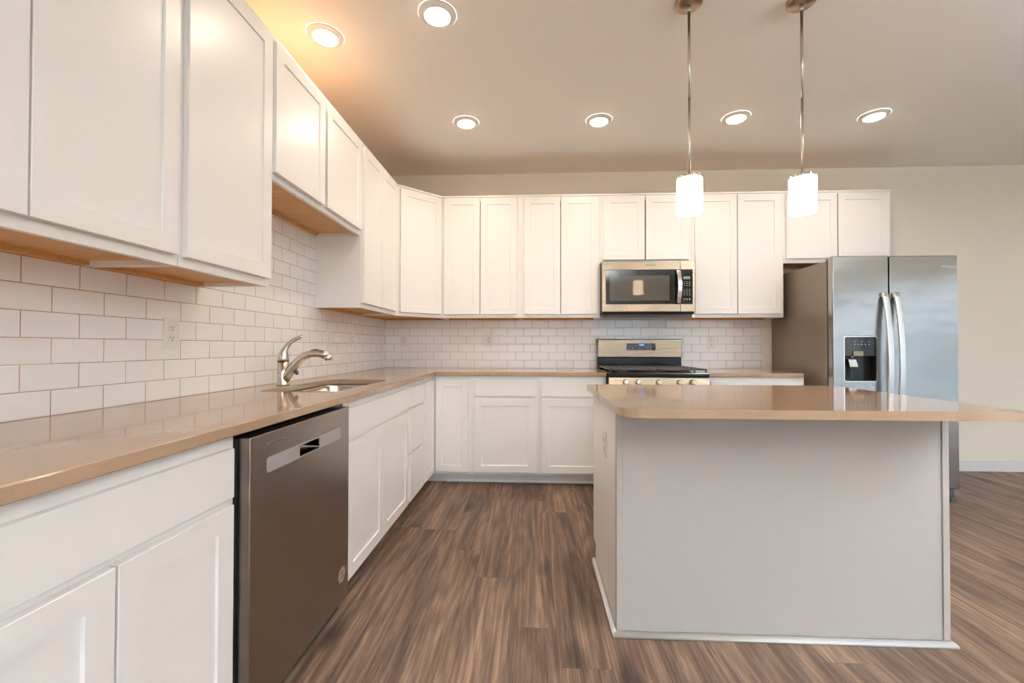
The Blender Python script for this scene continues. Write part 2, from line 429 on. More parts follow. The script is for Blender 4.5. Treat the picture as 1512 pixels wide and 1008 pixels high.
# backsplash tile
def tiles(name, pts, uvf, lab):
    mb = MB(); f = mb.quad(pts); uvs = mb.bm.loops.layers.uv.new('UVMap')
    for lp in f.loops: lp[uvs].uv = uvf(lp.vert.co)
    # give it its real thickness
    r = bmesh.ops.extrude_face_region(mb.bm, geom=[f])
    nv = [v for v in r['geom'] if isinstance(v, bmesh.types.BMVert)]
    return mb, nv
def back_tile():
    mb = MB(); uvs = mb.bm.loops.layers.uv.new('UVMap')
    x0, x1, y, z0, z1 = XL+.007, 2.123, YB-.007, .9142, 1.50
    mb.box(x0, x1, y, YB-.0005, z0, z1)
    for f in mb.bm.faces:
        for lp in f.loops: lp[uvs].uv = (lp.vert.co.x+1.3329-TW/2+40*TW, lp.vert.co.z-.914)
    struct(mb.build('tile_backsplash', M['tile']), 'glossy white subway tile backsplash with tan grout behind the range', 'backsplash')
def left_tile():
    mb = MB(); uvs = mb.bm.loops.layers.uv.new('UVMap')
    mb.box(XL+.0005, XL+.007, -.32, YB-.0005, .9142, 1.90)
    for f in mb.bm.faces:
        for lp in f.loops: lp[uvs].uv = (lp.vert.co.y-1.2115-TW/2+40*TW, lp.vert.co.z-.914)
    struct(mb.build('tile_backsplash', M['tile']), 'glossy white subway tile backsplash with tan grout behind the sink', 'backsplash')
back_tile(); left_tile()

# ------------------------------------------------------------------ cabinets (local: x along width, front faces -y, wall towards +y)
def shaker(name, x0, x1, z0, z1, parent, yf=-.001, t=.02, st=.056, m=None):
    m = m or M['cab']
    mb = MB(); yb = yf; yfr = yf-t
    ch = .0025
    bm = mb.bm
    def ring(a, b, c, d, y): return [bm.verts.new(p) for p in ((a, y, c), (b, y, c), (b, y, d), (a, y, d))]
    B0 = ring(x0, x1, z0, z1, yb); F0 = ring(x0+.0012, x1-.0012, z0+.0012, z1-.0012, yfr); E0 = ring(x0, x1, z0, z1, yfr+.0012)
    I0 = ring(x0+st, x1-st, z0+st, z1-st, yfr); I1 = ring(x0+st+ch, x1-st-ch, z0+st+ch, z1-st-ch, yfr+.0065)
    for A, C in ((B0, E0), (E0, F0), (F0, I0), (I0, I1)):
        for k in range(4): bm.faces.new((A[k], A[(k+1) % 4], C[(k+1) % 4], C[k]))
    bm.faces.new(I1); bm.faces.new(B0)
    return mb.build(name, m, parent)
def slab(name, x0, x1, z0, z1, parent, yf=-.001, t=.02):
    return MB().box(x0, x1, yf-t, yf, z0, z1).build(name, M['cab'], parent, bevel=.0018)

def upper(name, label, loc, rz, w_, z0, z1, doors, dz0, dz1=2.428, depth=.305, deep=None, cols=()):
    """cabinet box from x 0..w_, face frame front at y=0"""
    t = thing(name, label, 'cabinet', (loc[0], loc[1], z0), rz, 'white upper cabinets')
    h = z1-z0; c = MB(); W = M['cab']; Y = depth-.0012 if deep is None else deep
    c.box(.0006, .016, .019, Y, 0, h, W); c.box(w_-.016, w_-.0006, .019, Y, 0, h, W)
    c.box(.016, w_-.016, Y-.006, Y, 0, h, M['maple'])
    c.box(.016, w_-.016, .019, Y-.006, .016, .030, M['maple'])
    c.box(.016, w_-.016, .019, Y-.006, h-.016, h-.004, M['ply'])
    c.box(.016, w_-.016, Y-.03, Y-.006, .001, .016, M['maple'])
    c.build('carcass', None, t)
    ff = MB(); hs = []
    st = .036
    n = len(doors)
    ff.prism([(.0006, 0), (w_-.0006, 0), (w_-.0006, h), (.0006, h)], [[(st, st), (w_-st, st), (w_-st, h-st), (st, h-st)]], 0, .019, 'y')
    ff.build('face_frame', M['cab'], t)
    for (a, b) in doors: shaker('door', a, b, dz0-z0, dz1-z0, t)
    return t
LF = XL+.305; BF = YB-.305; Z0, Z1 = 1.372, 2.440
R90 = PI/2
# left wall run (local x -> +Y)
upper('upper_cabinet', 'white upper cabinet on the left wall, cut off by the left edge of the picture', (LF, -.32), R90, .79, Z0, Z1, [(.02, .39), (.396, .77)], 1.403)
upper('upper_cabinet', 'large white two-door upper cabinet nearest the camera on the left wall', (LF, .47), R90, .842, Z0, Z1, [(.012, .4195), (.4245, .822)], 1.403)
upper('upper_cabinet', 'white single-door upper cabinet on the left wall, between the large and the short one', (LF, 1.312), R90, .474, Z0, Z1, [(.016, .458)], 1.403)
upper('upper_cabinet', 'short white two-door upper cabinet raised above the kitchen sink', (LF, 1.786), R90, .98, 1.838, Z1, [(.012, .452), (.480, .952)], 1.866)
upper('upper_cabinet', 'white upper cabinet with two narrow doors on the left wall beyond the sink', (LF, 2.766), R90, .741, Z0, Z1, [(.016, .348), (.354, .692)], 1.403)
# diagonal corner cabinet
def diagonal():
    t = thing('corner_upper_cabinet', 'white diagonal corner upper cabinet with one door between the two walls', 'cabinet', (0, 0, Z0), 0, 'white upper cabinets')
    a, b = (LF, 3.5075), (-.807, BF)
    poly = [(XL+.001, 3.5075), (a[0], a[1]), (b[0], b[1]), (-.807, YB-.0075), (XL+.0075, YB-.0075)]
    h = Z1-Z0
    c = MB(); W = M['cab']
    pin = [(XL+.012, 3.52), (LF-.008, 3.52), (-.82, BF+.008), (-.82, YB-.012), (XL+.012, YB-.012)]
    c.prism(pin, [], .016, .030, 'z', M['maple']); c.prism(pin, [], h-.016, h-.004, 'z', M['ply'])
    d = Vector((b[0]-a[0], b[1]-a[1], 0)); Ld = d.length; n_ = Vector((d.y, -d.x, 0)).normalized()
    c.box(XL+.001, LF, 3.5076, 3.5236, 0, h, W); c.box(-.823, -.8072, BF, YB-.0076, 0, h, W)
    c.box(XL+.001, XL+.01, 3.5236, YB-.0076, 0, h, M['maple']); c.box(XL+.01, -.823, YB-.016, YB-.0076, 0, h, M['maple'])
    c.build('carcass', None, t)
    ang = math.atan2(d.y, d.x)
    ff = MB().prism([(.0, 0), (Ld, 0), (Ld, h), (0, h)], [[(.036, .036), (Ld-.036, .036), (Ld-.036, h-.036), (.036, h-.036)]], 0, .019, 'y').build('face_frame', M['cab'], t)
    ff.location = (a[0], a[1], 0); ff.rotation_euler = (0, 0, ang)
    dr = shaker('door', .030, Ld-.016, .031, 1.056, t); dr.location = (a[0], a[1], 0); dr.rotation_euler = (0, 0, ang)
diagonal()
# back wall run
def ub(name, label, x0, x1, z0, doors, dz0):
    upper(name, label, (x0, BF), 0, x1-x0, z0, Z1, [(a-x0, b-x0) for a, b in doors], dz0)
ub('upper_cabinet', 'white two-door upper cabinet on the back wall next to the diagonal corner', -.807, -.108, Z0, [(-.781, -.463), (-.457, -.135)], 1.403)
ub('upper_cabinet', 'white two-door upper cabinet on the back wall, directly left of the microwave', -.108, .590, Z0, [(-.074, .244), (.250, .567)], 1.403)
ub('upper_cabinet', 'short white two-door upper cabinet above the microwave', .590, 1.380, 1.845, [(.618, .973), (.984, 1.347)], 1.874)
ub('upper_cabinet', 'white two-door upper cabinet on the back wall, directly right of the microwave', 1.380, 2.150, Z0, [(1.402, 1.754), (1.762, 2.125)], 1.403)
ub('upper_cabinet', 'short white two-door upper cabinet above the refrigerator', 2.150, 3.035, 1.838, [(2.170, 2.586), (2.597, 3.000)], 1.874)
# thin crown strip on top of the uppers
def crown():
    o1 = [(LF, -.32), (LF, 3.5075), (-.807, BF), (3.035, BF), (3.035, YB-.002)]
    e = .008
    outer = [(LF+e, -.32), (LF+e, 3.504), (-.8035, BF-e), (3.035+e, BF-e), (3.035+e, YB-.002)]
    inner = [(3.035-.012, YB-.002), (3.035-.012, BF+.012), (-.812, BF+.012), (LF-.012, 3.5125), (LF-.012, -.32)]
    MBo = MB().prism(outer+inner, [], 2.441, 2.457, 'z').build('crown_molding', M['cab'], bevel=.003)
    tag(MBo, 'thin white molding running along the top edge of the upper cabinets', 'molding')
crown()

# base cabinets
CZ = .884; FZ = .083
def basecab(name, label, loc, rz, w_, fronts, depth=.60, hidden_toe=False, endpanel=False, rails=()):
    t = thing(name, label, 'cabinet', (loc[0], loc[1], 0), rz, 'white base cabinets')
    c = MB(); W = M['cab']
    c.box(.0006, .016, .019, depth, FZ, CZ-.001, W); c.box(w_-.016, w_-.0006, .019, depth, FZ, CZ-.001, W)
    c.box(.016, w_-.016, .019, depth, FZ, FZ+.016, W); c.box(.016, w_-.016, depth-.008, depth, FZ+.016, CZ-.001, W)
    c.build('carcass', None, t)
    ff = MB(); holes = []
    hz = [FZ+.036] + [v for r in rails for v in (r-.016, r+.016)] + [CZ-.045]
    for a, b in zip(hz[::2], hz[1::2]): holes.append([(.036, a), (w_-.036, a), (w_-.036, b), (.036, b)])
    ff.prism([(.0006, FZ), (w_-.0006, FZ), (w_-.0006, CZ-.001), (.0006, CZ-.001)], holes, 0, .019, 'y')
    ff.build('face_frame', M['cab'], t)
    tk = MB().box(.0006, w_-.0006, .075, .09, .0005, FZ).build('toe_kick', M['trim'], t)
    for kind, a, b, z0, z1 in fronts:
        if kind == 'door': shaker('door', a, b, z0, z1, t)
        else: slab(kind, a, b, z0, z1, t)
    return t
LB = XL+.61; BB = YB-.61
DT, DB = .848, .718       # drawer front top and bottom
basecab('base_cabinet', 'white base cabinet at the near end of the left run, cut off by the picture', (LB, -.32), R90, .775, [('drawer_front', .02, .755, DB, DT), ('door', .02, .384, .106, .698), ('door', .39, .755, .106, .698)], rails=(.708,))
basecab('base_cabinet', 'near base cabinet with a wide drawer over two doors, before the dishwasher', (LB, .455), R90, .690, [('drawer_front', .016, .667, DB, DT), ('door', .016, .339, .106, .698), ('door', .345, .667, .106, .698)], rails=(.708,))
basecab('sink_base_cabinet', 'white sink base cabinet with a wide flat false front over two doors, beyond the dishwasher', (LB, 1.824), R90, .955, [('false_front', .016, .925, DB, DT), ('door', .016, .462, .106, .698), ('door', .468, .925, .106, .698)], rails=(.708,))
basecab('drawer_base_cabinet', 'narrow white base cabinet with three stacked flat drawers', (LB, 2.779), R90, .402, [('drawer_front', .026, .375, DB, DT), ('drawer_front', .026, .375, .424, .698), ('drawer_front', .026, .375, .106, .408)], rails=(.416, .708))
# corner base with two narrow doors meeting in the inside corner
def corner_base():
    t = thing('corner_base_cabinet', 'white L-shaped corner base cabinet whose two narrow doors meet in the inside corner', 'cabinet', (LB, BB, 0), 0, 'white base cabinets')
    c = MB(); W = M['cab']
    # origin is the inside corner of the face frames
    x_r = -.492-LB; y_n = 3.182-BB
    c.box(-.60, -.019, y_n+.0006, y_n+.016, FZ, CZ-.001, W)
    c.box(x_r-.016, x_r-.0006, .019, .60, FZ, CZ-.001, W)
    c.prism([(-.60, y_n+.016), (-.019, y_n+.016), (-.019, .019), (x_r-.016, .019), (x_r-.016, .60), (-.60, .60)], [], FZ, FZ+.016, 'z', W)
    c.build('carcass', None, t)
    f = MB(); f.prism([(y_n+.0006, FZ), (0, FZ), (0, CZ-.001), (y_n+.0006, CZ-.001)], [[(y_n+.03, FZ+.04), (-.03, FZ+.04), (-.03, CZ-.04), (y_n+.03, CZ-.04)]], -.019, 0, 'x')
    f.prism([(0, FZ), (x_r-.0006, FZ), (x_r-.0006, CZ-.001), (0, CZ-.001)], [[(.04, FZ+.04), (x_r-.03, FZ+.04), (x_r-.03, CZ-.04), (.04, CZ-.04)]], 0, .019, 'y')
    f.build('face_frame', M['cab'], t)
    MB().box(-.09, -.075, y_n+.001, .09, .0005, FZ).box(-.075, x_r-.0006, .075, .09, .0005, FZ).build('toe_kick', M['trim'], t)
    d = shaker('door', .024, 3.480-3.182, .106, .848, t, st=.045); d.location = (0, y_n, 0); d.rotation_euler = (0, 0, R90)
    shaker('door', .030, -.517-LB, .106, .848, t, st=.052)
corner_base()
def bb(label, x0, x1, fr, **k):
    basecab('base_cabinet', label, (x0, BB), 0, x1-x0, [(q, a-x0, b-x0, c, d) for q, a, b, c, d in fr], rails=(.708,), **k)
bb('white one-drawer base cabinet on the back wall, beside the inside corner', -.492, .050, [('drawer_front', -.466, .024, DB, DT), ('door', -.466, .024, .106, .698)])
bb('white base cabinet with one drawer and one door touching the left side of the range', .050, .592, [('drawer_front', .077, .567, DB, DT), ('door', .077, .567, .106, .698)])
bb('white base cabinet between the range and the refrigerator, mostly hidden by the island', 1.375, 2.130, [('drawer_front', 1.405, 2.105, DB, DT), ('door', 1.405, 1.752, .106, .698), ('door', 1.758, 2.105, .106, .698)])
# shoe strip on the back toe kick
struct(MB().box(LB+.10, .592, BB+.058, BB+.0745, .0005, .02).build('trim_1', M['trim'], bevel=.006), 'white shoe strip along the toe kick of the back run', 'trim')

# ------------------------------------------------------------------ countertops
CE = .035   # overhang beyond face frame
SK = (-1.262, 1.905, -.882, 2.640)
outer = [(XL+.001, -.32), (LB+CE, -.32), (LB+CE, BB-CE), (.592, BB-CE), (.592, YB-.001), (XL+.001, YB-.001)]
ct = MB().prism(outer, [rrect(*SK, .075)[::-1]], CZ, .914, 'z').build('countertop', M['quartz'], bevel=.003)
tag(ct, 'L-shaped polished taupe quartz countertop with the sink cutout', 'countertop')
ct2 = MB().prism([(1.375, BB-CE), (2.108, BB-CE), (2.108, YB-.001), (1.375, YB-.001)], [], CZ, .914, 'z').build('countertop', M['quartz'], bevel=.003)
tag(ct2, 'short taupe quartz countertop between the range and the refrigerator', 'countertop')

# ------------------------------------------------------------------ sink
def sink():
    t = thing('kitchen_sink', 'stainless steel double-bowl undermount sink set in the left countertop', 'sink', ((SK[0]+SK[2])/2, (SK[1]+SK[3])/2, CZ-.0015))
    cx_, cy_ = (SK[0]+SK[2])/2, (SK[1]+SK[3])/2
    x0, x1 = SK[0]-cx_+.004, SK[2]-cx_-.004
    rimo = rrect(SK[0]-cx_-.02, SK[1]-cy_-.02, SK[2]-cx_+.02, SK[3]-cy_+.02, .06)
    y0_, y1_ = SK[1]-cy_+.004, SK[3]-cy_-.004
    def bowl(ya, yb, dp):
        mb = MB(); bm = mb.bm; rings = []
        for (ins, z, r) in ((0, 0, .07), (.004, -.012, .068), (.010, -dp+.03, .062), (.022, -dp+.006, .055), (.045, -dp, .04)):
            rings.append([bm.verts.new((x, y, z)) for x, y in rrect(x0+ins, ya+ins, x1-ins, yb-ins, r)])
        for A, B in zip(rings, rings[1:]):
            for j in range(len(A)):
                f = bm.faces.new((A[j], A[(j+1) % len(A)], B[(j+1) % len(A)], B[j])); f.smooth = True
        bm.faces.new(rings[-1])
        return mb, rrect(x0, ya, x1, yb, .07)
    ysp = y0_+.32
    b1, l1 = bowl(y0_, ysp-.012, .19); b2_, l2 = bowl(ysp+.012, y1_, .21)
    o1 = b1.build('bowl', M['sink'], t); o2 = b2_.build('bowl', M['sink'], t)
    for ob, dp in ((o1, .19), (o2, .21)):
        md = ob.modifiers.new('solid', 'SOLIDIFY'); md.thickness = .0012; md.offset = 0
    MB().prism(rimo, [l1[::-1], l2[::-1]], -.0015, 0, 'z').build('rim', M['sink'], t)
    for yc, dp in (((y0_+ysp)/2, .19), ((ysp+y1_)/2, .21)):
        MB().lathe([(.042, 0), (.042, .003), (.032, .004), (.028, -.0005)], (0, yc, -dp+.001), seg=28).build('drain', M['chrome'], t)
sink()

# ------------------------------------------------------------------ faucet
def faucet():
    t = thing('kitchen_faucet', 'brushed nickel single-handle pull-out faucet standing behind the sink', 'faucet', (-1.318, 2.235, .9142))
    m = M['nickel']
    body = MB().lathe([(.031, 0), (.031, .004), (.0285, .008), (.0275, .05), (.0275, .124)], m=m)
    body.build('body', m, t)
    MB().lathe([(.0282, .1235), (.0282, .1265)]).build('seam_ring', M['grey_metal'], t)
    # curving spout that grows out of the body and arches over the bowl
    P_ = [(.006, 0, .022), (.022, 0, .050), (.046, .001, .086), (.077, .002, .123), (.112, .003, .153), (.150, .004, .166), (.188, .005, .168), (.218, .006, .162), (.240, .007, .150)]
    R_ = [(.022, .020), (.0245, .0255), (.0235, .0250), (.0215, .0225), (.020, .0205), (.019, .019), (.0195, .0195), (.022, .021), (.0235, .018)]
    MB().sweep(P_, R_, m, seg=24, flat=(0, 1, 0)).build('spout', m, t)
    MB().sweep([(.236, .007, .158), (.240, .007, .140), (.241, .007, .1345)], [.022, .0205, .018], m, seg=24).build('spray_head', m, t)
    MB().sweep([(.241, .007, .1345), (.2412, .007, .1315)], [.0175, .017], seg=24).build('spray_face', M['dark_plastic'], t)
    MB().sweep([(.150, .004, .1835), (.172, .0045, .187), (.190, .005, .187)], [(.007, .003), (.008, .0035), (.006, .002)], seg=12, flat=(0, 0, 1)).build('spray_button', M['dark_plastic'], t)
    MB().sweep([(.064, .001, .078), (.073, .001, .066), (.078, .001, .056)], [.009, .011, .007], seg=16).build('hose_clip', M['grey_metal'], t)
    # handle: dome swept up and forward into a lever
    P_ = [(0, 0, .1265), (.001, 0, .140), (.002, 0, .158), (.006, 0, .178), (.014, .001, .198), (.028, .002, .217), (.046, .003, .233), (.068, .004, .245), (.090, .005, .254), (.106, .006, .262)]
    R_ = [(.0275, .0275), (.0270, .0265), (.0240, .0225), (.0185, .0170), (.014, .0115), (.0125, .008), (.0115, .006), (.0105, .0048), (.009, .004), (.005, .0028)]
    MB().sweep(P_, R_, m, seg=24, flat=(0, 1, 0)).build('handle', m, t)
faucet()

# ------------------------------------------------------------------ dishwasher
def dishwasher():
    y0_, y1_ = 1.162, 1.806; xf = -.776
    t = thing('dishwasher', 'brown-grey brushed stainless steel dishwasher under the left countertop', 'dishwasher', (xf, y0_, 0))
    w_ = y1_-y0_; z0_, z1_ = .080, .866
    def X(y): return y-y0_
    # body
    MB().box(-.60, -.04, .004, w_-.004, .012, z1_-.004).build('tub', M['grey_metal'], t)
    hy0, hy1, hz0, hz1 = X(1.414), X(1.549), .751, .787
    hole = rrect(hy0, hz0, hy1, hz1, .006, 4)
    MB().prism([(0, z0_), (w_, z0_), (w_, z1_), (0, z1_)], [hole[::-1]], -.036, 0, 'x').build('door', M['dw'], t, bevel=.0025, ang=60)
    strip = rrect(X(1.237), .748, X(1.721), .793, .009, 5)
    MB().prism(strip, [rrect(hy0-.001, hz0-.001, hy1+.001, hz1+.001, .006, 4)[::-1]], .0002, .0022, 'x').build('handle_strip', M['dw_light'], t)
    p = MB(); dx = -.032
    p.box(dx-.001, dx, hy0, hy1, hz0, hz1); p.box(dx, -.001, hy0-.001, hy0, hz0, hz1); p.box(dx, -.001, hy1, hy1+.001, hz0, hz1)
    p.box(dx, -.001, hy0, hy1, hz0-.001, hz0); p.box(dx, -.001, hy0, hy1, hz1, hz1+.001)
    p.build('handle_pocket', M['sink'], t)
    MB().prism(rrect(X(1.240), .8305, X(1.327), .8355, .0024, 4), [], .0002, .001, 'x').build('status_light_slot', M['dw_light'], t)
    MB().prism(rrect(X(1.246), .8318, X(1.321), .8342, .001, 3), [], .0011, .0014, 'x').build('status_light', M['dark_plastic'], t)
    MB().box(-.075, -.06, .002, w_-.002, .004, z0_-.002).build('toe_panel', M['black_enamel'], t)
    # round energy sticker
    s_ = MB(); C_ = (X(1.744), .189)
    circ = lambda r, n=28: [(C_[0]+r*math.cos(2*PI*k/n), C_[1]+r*math.sin(2*PI*k/n)) for k in range(n)]
    s_.prism(circ(.031), [], .0002, .0008, 'x', M['sticker']); 
    s_.prism(circ(.0285), [circ(.027)[::-1]], .0008, .001, 'x', M['sticker_dark']); 
    s_.build('round_sticker', None, t)
    pr = MB(); pr.prism(rrect(C_[0]-.010, C_[1]-.001, C_[0]+.010, C_[1]+.016, .007, 4), [rrect(C_[0]-.005, C_[1]+.004, C_[0]+.005, C_[1]+.011, .003, 3)[::-1]], .0009, .0012, 'x')
    pr.box(.0009, .0012, C_[0]-.016, C_[0]+.016, C_[1]-.014, C_[1]-.007); pr.build('sticker_print', M['sticker_dark'], t)
dishwasher()

# ------------------------------------------------------------------ range
def gas_range():
    x0, x1 = .597, 1.369; yf = 3.405; yb = YB-.012
    t = thing('gas_range', 'stainless steel and black freestanding gas range under the microwave', 'range', ((x0+x1)/2, yf, 0))
    hw = (x1-x0)/2-.001; D = yb-yf
    St, Bk = M['steel'], M['black_enamel']
    MB().box(-hw, hw, .03, D, .03, .880).build('body', M['grey_metal'], t)
    MB().box(-hw, hw, .005, D, .8805, .917).build('cooktop', Bk, t, bevel=.006, seg=3)
    # sloping control panel
    p = MB(); p.prism([(-.002, .800), (.03, .800), (.03, .8795), (.012, .8795)], [], -hw, hw, 'x').build('control_panel', St, t, bevel=.002)
    cxm = (x0+x1)/2
    for kx in (.728, .824, .982, 1.140, 1.236):
        kn = MB(); ang = math.atan2(.0785, .014)
        kn.lathe([(.0235, 0), (.0235, -.006), (.0200, -.009), (.0185, -.026), (.0160, -.029)], (0, 0, 0), M['chrome'], 24, 'y')
        k = kn.build('knob', M['chrome'], t); k.location = (kx-cxm, .004, .842); k.rotation_euler = (-.17, 0, 0)
        b_ = MB().box(-.0045, .0045, -.040, -.026, -.018, .018).build('knob_grip', M['chrome'], k, bevel=.003)
    # oven door, handle, drawer
    MB().box(-hw+.003, hw-.003, -.012, .029, .235, .793).build('oven_door', St, t, bevel=.004)
    MB().prism(rrect(-.27, .36, .27, .64, .02), [], -.0145, -.0122, 'y').build('oven_window', M['black_glass'], t)
    hd = MB().sweep([(-.32, -.055, .735), (0, -.062, .735), (.32, -.055, .735)], .012, seg=14)
    hd.box(-.315, -.295, -.055, -.0125, .725, .745); hd.box(.295, .315, -.055, -.0125, .725, .745); hd.build('oven_handle', M['chrome'], t)
    MB().box(-hw+.003, hw-.003, -.008, .029, .055, .228).build('storage_drawer', St, t, bevel=.004)
    for sx_ in (-1, 1):
        for yy in (.08, D-.08): MB().lathe([(.016, .0005), (.016, .03)], (sx_*(hw-.05), yy, 0), seg=12).build('foot', M['dark_plastic'], t)
    # backguard
    gy = D-.085
    MB().box(-hw+.004, hw-.004, gy+.012, D, .917, 1.020).box(-hw+.004, hw-.004, gy+.02, D, 1.02, 1.180).build('backguard', Bk, t, bevel=.003)
    MB().box(-hw+.004, hw-.004, gy-.004, gy+.0195, 1.022, 1.184).build('backguard_panel', St, t, bevel=.005, seg=3)
    MB().box(-hw+.002, hw-.002, gy-.006, D, 1.1845, 1.190).build('backguard_cap', M['grey_metal'], t, bevel=.002)
    c = .965+.030-cxm   # centre of the display
    ds = MB().prism(rrect(c-.130, 1.088, c+.130, 1.150, .003, 3), [], gy-.0065, gy-.0042, 'y').build('display', M['black_glass'], t)
    text_mesh('clock_digits', '12:00', .022, M['blue'], ds, (c+.002, gy-.0068, 1.135), (R90, 0, 0), .0002)
    for gx, gz in ((-.105, 1.125), (-.085, 1.125), (-.105, 1.102), (-.078, 1.102), (-.045, 1.125), (-.020, 1.102), (.006, 1.102), (.040, 1.118), (.062, 1.118), (.085, 1.118), (.062, 1.136), (.085, 1.136), (.062, 1.100), (.085, 1.100), (.108, 1.118)):
        MB().box(c+gx-.006, c+gx+.006, gy-.0070, gy-.0066, gz-.002, gz+.002).build('touch_key', M['key'], ds)
    # burners
    for bx, by, r in ((-.25, .18, .045), (-.25, .45, .038), (0, .315, .05), (.25, .18, .045), (.25, .45, .038)):
        MB().lathe([(r+.012, .917), (r+.010, .9185), (r, .9185), (r, .928), (r-.006, .930)], (bx, by, 0), seg=24).build('burner', M['iron'], t)
    # continuous cast iron grates
    for sx_ in (-1, 1):
        g_ = MB(); a, b = (.004, hw-.008); gz0, gz1 = .934, .947
        def bar(xa, xb, ya, yb_, z0=gz0, z1=gz1):
            xa, xb = sorted((sx_*xa, sx_*xb)); g_.box(xa, xb, ya, yb_, z0, z1)
        ya, yb_ = .035, gy-.012
        for xx in (a, a+.062, a+.124, a+.186, a+.248, b-.062, b-.012): bar(xx, xx+.011, ya, yb_)
        for yy in (ya, ya+.075, ya+.15, ya+.225, ya+.30, ya+.375, ya+.45, yb_-.012): bar(a, b-.001, yy, yy+.011)
        for xx in (a, b-.012):
            for yy in (ya, ya+.24, yb_-.012): bar(xx, xx+.011, yy, yy+.011, .9172, gz0)
        g_.build('grate', M['iron'], t, bevel=.002)
gas_range()

# ------------------------------------------------------------------ microwave
def microwave():
    x0, x1 = .592, 1.366; yf, yb = 3.700, YB-.008; z0_, z1_ = 1.392, 1.8435
    t = thing('microwave', 'stainless steel over-the-range microwave with black glass door', 'microwave', ((x0+x1)/2, yf, z0_))
    cxm = (x0+x1)/2
    def Xc(x): return x-cxm
    def Z(z): return z-z0_
    MB().box(Xc(x0), Xc(x1), .03, yb-yf, Z(1.412), Z(z1_)).build('body', M['grey_metal'], t)
    dx1 = Xc(1.246)
    gx0, gx1, gz0, gz1 = Xc(.622), Xc(1.346), Z(1.478), Z(1.770)
    MB().prism([(Xc(x0)+.001, Z(1.416)), (dx1-.0015, Z(1.416)), (dx1-.0015, Z(1.842)), (Xc(x0)+.001, Z(1.842))], [[(gx0, gz0), (gx0, gz1), (dx1-.006, gz1), (dx1-.006, gz0)]], 0, .0295, 'y').build('door', M['steel'], t, bevel=.0015)
    MB().prism([(dx1+.0015, Z(1.416)), (Xc(x1)-.001, Z(1.416)), (Xc(x1)-.001, Z(1.842)), (dx1+.0015, Z(1.842))], [[(dx1+.0025, gz0), (dx1+.0025, gz1), (gx1, gz1), (gx1, gz0)]], 0, .0295, 'y').build('control_surround', M['steel'], t, bevel=.0015)
    MB().box(gx0+.0005, dx1-.0065, .002, .0290, gz0+.0005, gz1-.0005).build('door_glass', M['black_glass'], t, bevel=.001)
    MB().prism(rrect(Xc(.655), Z(1.508), Xc(1.155), Z(1.722), .006), [], .0008, .0019, 'y').build('door_window', M['screen'], t)
    kp = MB().box(dx1+.003, gx1-.0005, .002, .0290, gz0+.0005, gz1-.0005).build('keypad', M['black_glass'], t, bevel=.001)
    MB().box(Xc(1.270), Xc(1.325), .0012, .0018, Z(1.688), Z(1.712)).build('display', M['lcd'], kp)
    for i, gz in enumerate((1.665, 1.650, 1.634, 1.600, 1.585, 1.570, 1.555, 1.520)):
        for gx in (1.277, 1.299, 1.321): MB().box(Xc(gx)-.005, Xc(gx)+.005, .0012, .0018, Z(gz)-(.002 if i < 7 else .006), Z(gz)+(.002 if i < 7 else .006)).build('key', M['key'], kp)
    hx = Xc(1.224)
    n = 18; pts = []
    for i in range(n+1):
        s_ = i/n; z = Z(1.484)+s_*(Z(1.764)-Z(1.484)); bow = math.sin(PI*s_)
        pts.append((hx+.004*bow, -.014-.030*bow, z))
    h_ = MB().strap(pts, .017, .006)
    h_.box(hx-.012, hx+.012, -.012, .001, Z(1.486), Z(1.506)); h_.box(hx-.012, hx+.012, -.012, .001, Z(1.742), Z(1.762))
    h_.build('handle', M['chrome'], t)
    MB().prism([(.004, Z(1.4155)), (.03, Z(1.4155)), (.33, Z(1.4155)), (.33, Z(1.4115)), (.045, Z(1.392)), (.02, Z(1.394))], [], Xc(x0)+.006, Xc(x1)-.006, 'x').build('vent_grille', M['dark_plastic'], t, bevel=.002)
    MB().box(Xc(x0)+.05, Xc(x1)-.05, .06, .30, Z(1.386), Z(1.3915)).build('grease_filter', M['grey_metal'], t)
    text_mesh('brand_letters', 'Whirlpool', .020, M['grey_metal'], t, (Xc(.998), -.0004, Z(1.808)), (R90, 0, 0), .0004)
microwave()

